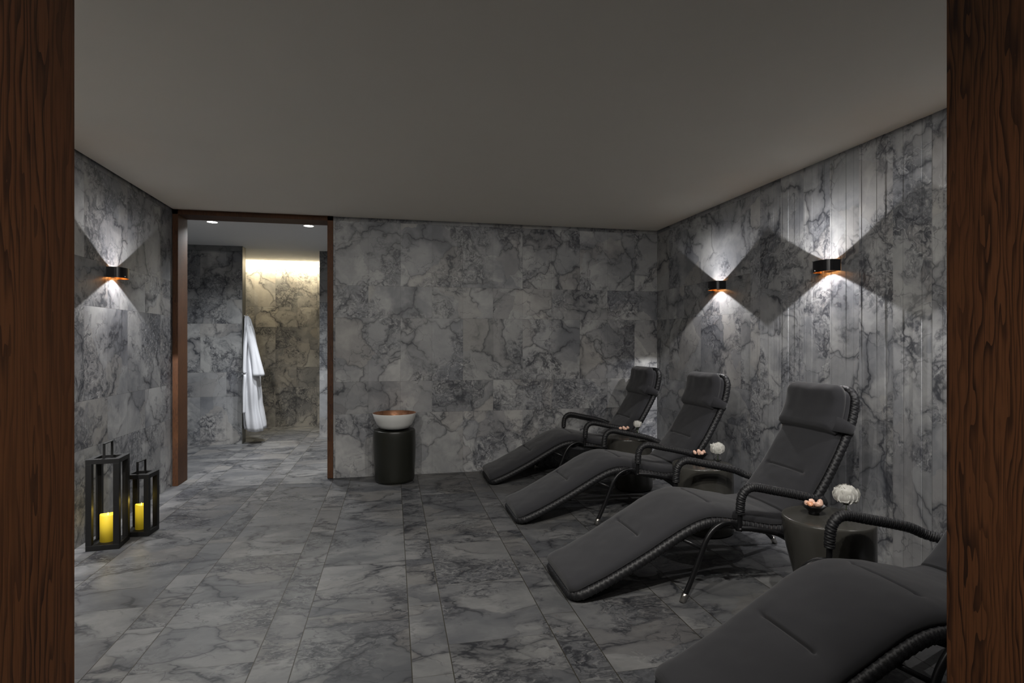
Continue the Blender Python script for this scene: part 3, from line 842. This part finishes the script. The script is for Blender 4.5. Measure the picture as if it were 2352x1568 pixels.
def flower(x, y, lab, R, seed, zt=0.085):
    rnd = random.Random(seed)
    v = thing('bud_vase', 'small clear glass vase ' + lab, 'vase', (x, y, TZ))
    bm = bmesh.new()
    lathe(bm, [(0, 0.0), (0.020, 0.0), (0.026, 0.008), (0.027, 0.022), (0.020, 0.038), (0.011, 0.048), (0.013, 0.060), (0.0115, 0.060), (0.0095, 0.048), (0.018, 0.037), (0.024, 0.022), (0.022, 0.010), (0, 0.006)], 28)
    mesh_obj('vase_body', bm, M['glass'], v, True)
    f = thing('cut_flower', 'full white blossom in a glass vase ' + lab, 'flower', (x, y, TZ))
    bm = bmesh.new(); tube(bm, catmull([(0, 0, 0.008), (0.002, 0, 0.04), (0, 0, zt)], 0.01), 0.0022, 8)
    mesh_obj('stem', bm, M['stem'], f, True)
    bm = bmesh.new(); bmesh.ops.create_uvsphere(bm, u_segments=24, v_segments=16, radius=R * 0.84)
    for q in bm.verts: q.co *= 1 + 0.16 * mnoise.noise(q.co * 45 + Vector((seed, 0, 0))); q.co.z *= 0.88
    p = mesh_obj('petal_core', bm, M['petal'], f, True); p.location = (0, 0, zt + R * 0.55)
    for layer, (nP, rr, th0, th1, wd) in enumerate(((6, 1.0, 2.45, 0.98, 1.25), (6, 0.97, 2.1, 0.66, 1.15), (6, 0.94, 1.7, 0.40, 1.05), (5, 0.90, 1.4, 0.18, 1.1), (4, 0.86, 1.2, -0.05, 1.25))):
        for k in range(nP):
            a = 2 * PI * (k + 0.5 * layer + rnd.uniform(-.2, .2)) / nP
            rk = R * rr * rnd.uniform(0.93, 1.07); lift = rnd.uniform(-0.04, 0.22)
            bm = bmesh.new(); G = 9; grid = []
            for i in range(G):
                row = []
                for j in range(G):
                    u = -1 + 2 * j / (G - 1); w_ = i / (G - 1)
                    th = th0 + (th1 - th0) * w_
                    az = u * wd * 0.5 * math.sin(PI * (0.12 + 0.74 * w_)) ** 0.6 / max(0.45, math.sin(min(2.6, max(0.5, th))))
                    r_ = rk * (1 + lift * w_ ** 4 + 0.06 * u * u + 0.13 * mnoise.noise(Vector((u * 2.6, w_ * 3.4, seed + k * 3 + layer * 7))) * (0.4 + w_))
                    row.append(bm.verts.new((r_ * math.sin(th) * math.cos(az), r_ * math.sin(th) * math.sin(az), r_ * math.cos(th) * 0.88)))
                grid.append(row)
            for i in range(G - 1):
                for j in range(G - 1): bm.faces.new((grid[i][j], grid[i][j + 1], grid[i + 1][j + 1], grid[i + 1][j]))
            bmesh.ops.solidify(bm, geom=bm.faces[:], thickness=0.0012)
            p = mesh_obj('petal', bm, M['petal'], f, True)
            p.location = (0, 0, zt + R * 0.55); p.rotation_euler = (rnd.uniform(-.16, .16), rnd.uniform(-.16, .16), a)
flower(2.222, 2.43, 'on the nearest side table', 0.054, 1, 0.070)
flower(2.30, 3.70, 'on the middle side table', 0.047, 4, 0.072)
flower(2.235, 4.93, 'on the farthest side table', 0.036, 9, 0.082)

# ------------------------------------------------------------------ pedestal and basin bowl
ped = stool('stone_pedestal', M['stone_dark'], 0.198, 0.186, 0.50, (0, 0), 0.012)
for v in ped.data.vertices:
    t = v.co.z / 0.5
    if 0.02 < v.co.z < 0.48:
        k = 1 + 0.045 * math.sin(PI * min(1, max(0, (t - 0.02) / 0.96))) ** 0.7
        v.co.x *= k; v.co.y *= k
ped.location = (0.018, 5.625, 0)
tag(ped, 'dark olive rounded stone pedestal against the back wall', 'pedestal')
t = thing('basin_bowl', 'large white bowl with a copper inside on the dark pedestal', 'bowl', (0.018, 5.60, 0.50))
bm = bmesh.new()
lathe(bm, [(0, 0.018), (0.10, 0.012), (0.142, 0.022), (0.168, 0.055), (0.190, 0.105), (0.208, 0.160), (0.2065, 0.163)], 64)
mesh_obj('outer_shell', bm, M['white_glaze'], t, True)
bm = bmesh.new()
lathe(bm, [(0.2065, 0.163), (0.203, 0.158), (0.184, 0.104), (0.160, 0.058), (0.12, 0.034), (0, 0.028)], 64)
mesh_obj('copper_lining', bm, M['copper'], t, True)
bm = bmesh.new(); lathe(bm, [(0, 0.0), (0.095, 0.0), (0.100, 0.006), (0.098, 0.014), (0, 0.014)], 48); mesh_obj('foot_ring', bm, M['black_metal'], t, True)

# ------------------------------------------------------------------ lanterns with candles
def lantern(cx, cy, a, w_, h, rz, lab, candle_r, candle_h, clab):
    t = thing('floor_lantern', lab, 'lantern', (cx, cy, 0), rz, 'black floor lanterns')
    hw = w_ / 2; p = 0.034 * (w_ / 0.19) ** 0.5
    bm = bmesh.new(); box(bm, -hw, hw, -hw, hw, 0, 0.034, 0.002); mesh_obj('base', bm, M['iron'], t)
    for sx in (-1, 1):
        for sy in (-1, 1):
            bm = bmesh.new()
            x0, x1 = sorted((sx * hw, sx * (hw - p))); y0, y1 = sorted((sy * hw, sy * (hw - p)))
            box(bm, x0, x1, y0, y1, 0.034, h - 0.030, 0.001); mesh_obj('post', bm, M['iron'], t)
    bm = bmesh.new()
    box(bm, -hw, hw, -hw, -hw + p, h - 0.030, h, 0.001); box(bm, -hw, hw, hw - p, hw, h - 0.030, h, 0.001)
    box(bm, -hw, -hw + p, -hw + p, hw - p, h - 0.030, h, 0.001); box(bm, hw - p, hw, -hw + p, hw - p, h - 0.030, h, 0.001)
    box(bm, -hw + p, hw - p, -hw + p, hw - p, h - 0.024, h - 0.018)
    mesh_obj('roof', bm, M['iron'], t)
    bm = bmesh.new()
    hs = w_ * 0.34; hh = w_ * 0.50
    box(bm, -0.007, 0.007, -hs - 0.003, -hs + 0.003, h - 0.02, h + hh, 0.0006)
    box(bm, -0.007, 0.007, hs - 0.003, hs + 0.003, h - 0.02, h + hh, 0.0006)
    box(bm, -0.007, 0.007, -hs - 0.003, hs + 0.003, h + hh - 0.003, h + hh + 0.003, 0.0006)
    mesh_obj('handle', bm, M['iron'], t)
    c = thing('pillar_candle', clab, 'candle', (cx, cy, 0.034), 0, 'yellow candles in the lanterns')
    bm = bmesh.new(); ch = candle_h
    prof_ = [(0, 0.0), (candle_r, 0.0), (candle_r, ch - 0.004), (candle_r - 0.003, ch), (candle_r - 0.006, ch - 0.002), (candle_r * 0.6, ch - 0.012), (0, ch - 0.016)]
    lathe(bm, prof_, 40)
    for v in bm.verts:
        if v.co.z > ch - 0.02: v.co.z += 0.004 * math.sin(math.atan2(v.co.y, v.co.x) * 2 + 0.7)
    mesh_obj('wax', bm, M['wax'], c, True)
    bm = bmesh.new(); lathe(bm, [(0, ch - 0.014), (0.004, ch - 0.008), (0.005, ch - 0.002), (0.002, ch + 0.006), (0, ch + 0.010)], 12)
    mesh_obj('flame', bm, M['flame'], c, True)
    lamp('candle_lamp', 'POINT', (cx, cy, 0.034 + ch + 0.03), 0.16, (1.0, 0.72, 0.12), shadow_soft_size=0.012)
lantern(-1.842, 4.215, 0, 0.188, 0.588, math.radians(4), 'taller black lantern, nearest the oak jamb, with a square open frame', 0.046, 0.176,
        'glowing yellow pillar candle inside the taller lantern')
lantern(-1.732, 4.440, 0, 0.163, 0.428, math.radians(-3), 'shorter black lantern standing behind the taller one', 0.038, 0.172,
        'glowing yellow pillar candle inside the shorter lantern')

# ------------------------------------------------------------------ bathrobe on its hook
rb = thing('bathrobe', 'white terry bathrobe hanging on the wing wall beyond the door', 'bathrobe', (NX0 + 0.008, 8.165, 0))
def robe_part(name, rows, seed, folds=9, amp=0.012):
    bm = bmesh.new(); seg = 64; rings = []
    for (z, x0, x1, y0, y1, lean) in rows:
        ring = []
        for k in range(seg):
            a = 2 * PI * k / seg
            cx, cy = (x0 + x1) / 2, (y0 + y1) / 2
            rx, ry = (x1 - x0) / 2, (y1 - y0) / 2
            f = 1 + amp / max(0.03, min(rx, ry)) * math.sin(a * folds + seed + 0.8 * z) * (0.35 + 0.65 * (1 - z / 1.7))
            f += 0.25 * mnoise.noise(Vector((math.cos(a) * 1.5, math.sin(a) * 1.5, z * 2.2 + seed)))
            x = cx + math.copysign(abs(math.cos(a)) ** 0.8, math.cos(a)) * rx * f
            y = cy + math.copysign(abs(math.sin(a)) ** 0.8, math.sin(a)) * ry * f
            ring.append(bm.verts.new((max(0.002, x), y, z + lean * math.sin(a * 2 + seed) * 0.5)))
        rings.append(ring)
    for a, b in zip(rings, rings[1:]):
        for k in range(seg): bm.faces.new((a[k], a[(k + 1) % seg], b[(k + 1) % seg], b[k]))
    bm.faces.new(rings[0][::-1]); bm.faces.new(rings[-1])
    return mesh_obj(name, bm, M['terry'], rb, True)
def rows_from(keys, n=34):
    out = []
    for i in range(n + 1):
        z = keys[0][0] + (keys[-1][0] - keys[0][0]) * i / n
        for a, b in zip(keys, keys[1:]):
            if (a[0] - z) * (b[0] - z) <= 1e-9:
                t = (z - a[0]) / (b[0] - a[0] or 1)
                out.append(tuple(z if j == 0 else a[j] + (b[j] - a[j]) * t for j in range(6))); break
    return out
robe_part('robe_body', rows_from([(1.70, .01, .05, -.03, .03, 0), (1.66, .005, .075, -.07, .07, 0), (1.50, .005, .12, -.13, .12, 0), (1.20, .0, .16, -.17, .15, 0),
                                  (0.9, .0, .19, -.18, .16, 0), (0.5, .0, .22, -.18, .17, 0), (0.26, .0, .26, -.18, .18, .01), (0.18, .01, .27, -.17, .17, .03)]), 1.0)
robe_part('sleeve', rows_from([(1.56, .05, .12, -.155, -.06, 0), (1.40, .07, .17, -.20, -.08, 0), (1.1, .11, .235, -.22, -.08, 0), (0.92, .13, .275, -.225, -.07, 0), (0.90, .14, .265, -.21, -.08, 0)]), 2.0, 4, 0.006)
bm = bmesh.new()
for sx in (0.0,):
    tube(bm, catmull([(0.07, -0.10, 1.58), (0.06, -0.19, 1.30), (0.05, -0.205, 1.0), (0.055, -0.205, 0.94)], 0.02), 0.022, 10, flat=1.3)
mesh_obj('lapel', bm, M['terry'], rb, True)
bm = bmesh.new(); tube(bm, catmull([(0.02, -0.17, 0.93), (0.06, -0.215, 0.91), (0.05, -0.212, 0.70), (0.045, -0.205, 0.42)], 0.02), 0.012, 8, flat=1.6); mesh_obj('belt', bm, M['terry'], rb, True)
hk = thing('wall_hook', 'small steel hook holding the bathrobe', 'hook', (NX0 + 0.0065, 8.165, 1.70))
bm = bmesh.new(); tube(bm, catmull([(0, 0, 0), (0.03, 0, 0), (0.042, 0, 0.012), (0.042, 0, 0.025)], 0.006), 0.005, 8)
lathe(bm, [(0, -0.012), (0.012, -0.012), (0.012, 0.012), (0, 0.012)], 12, 0.006, 0)
mesh_obj('hook_arm', bm, M['chrome'], hk, True)
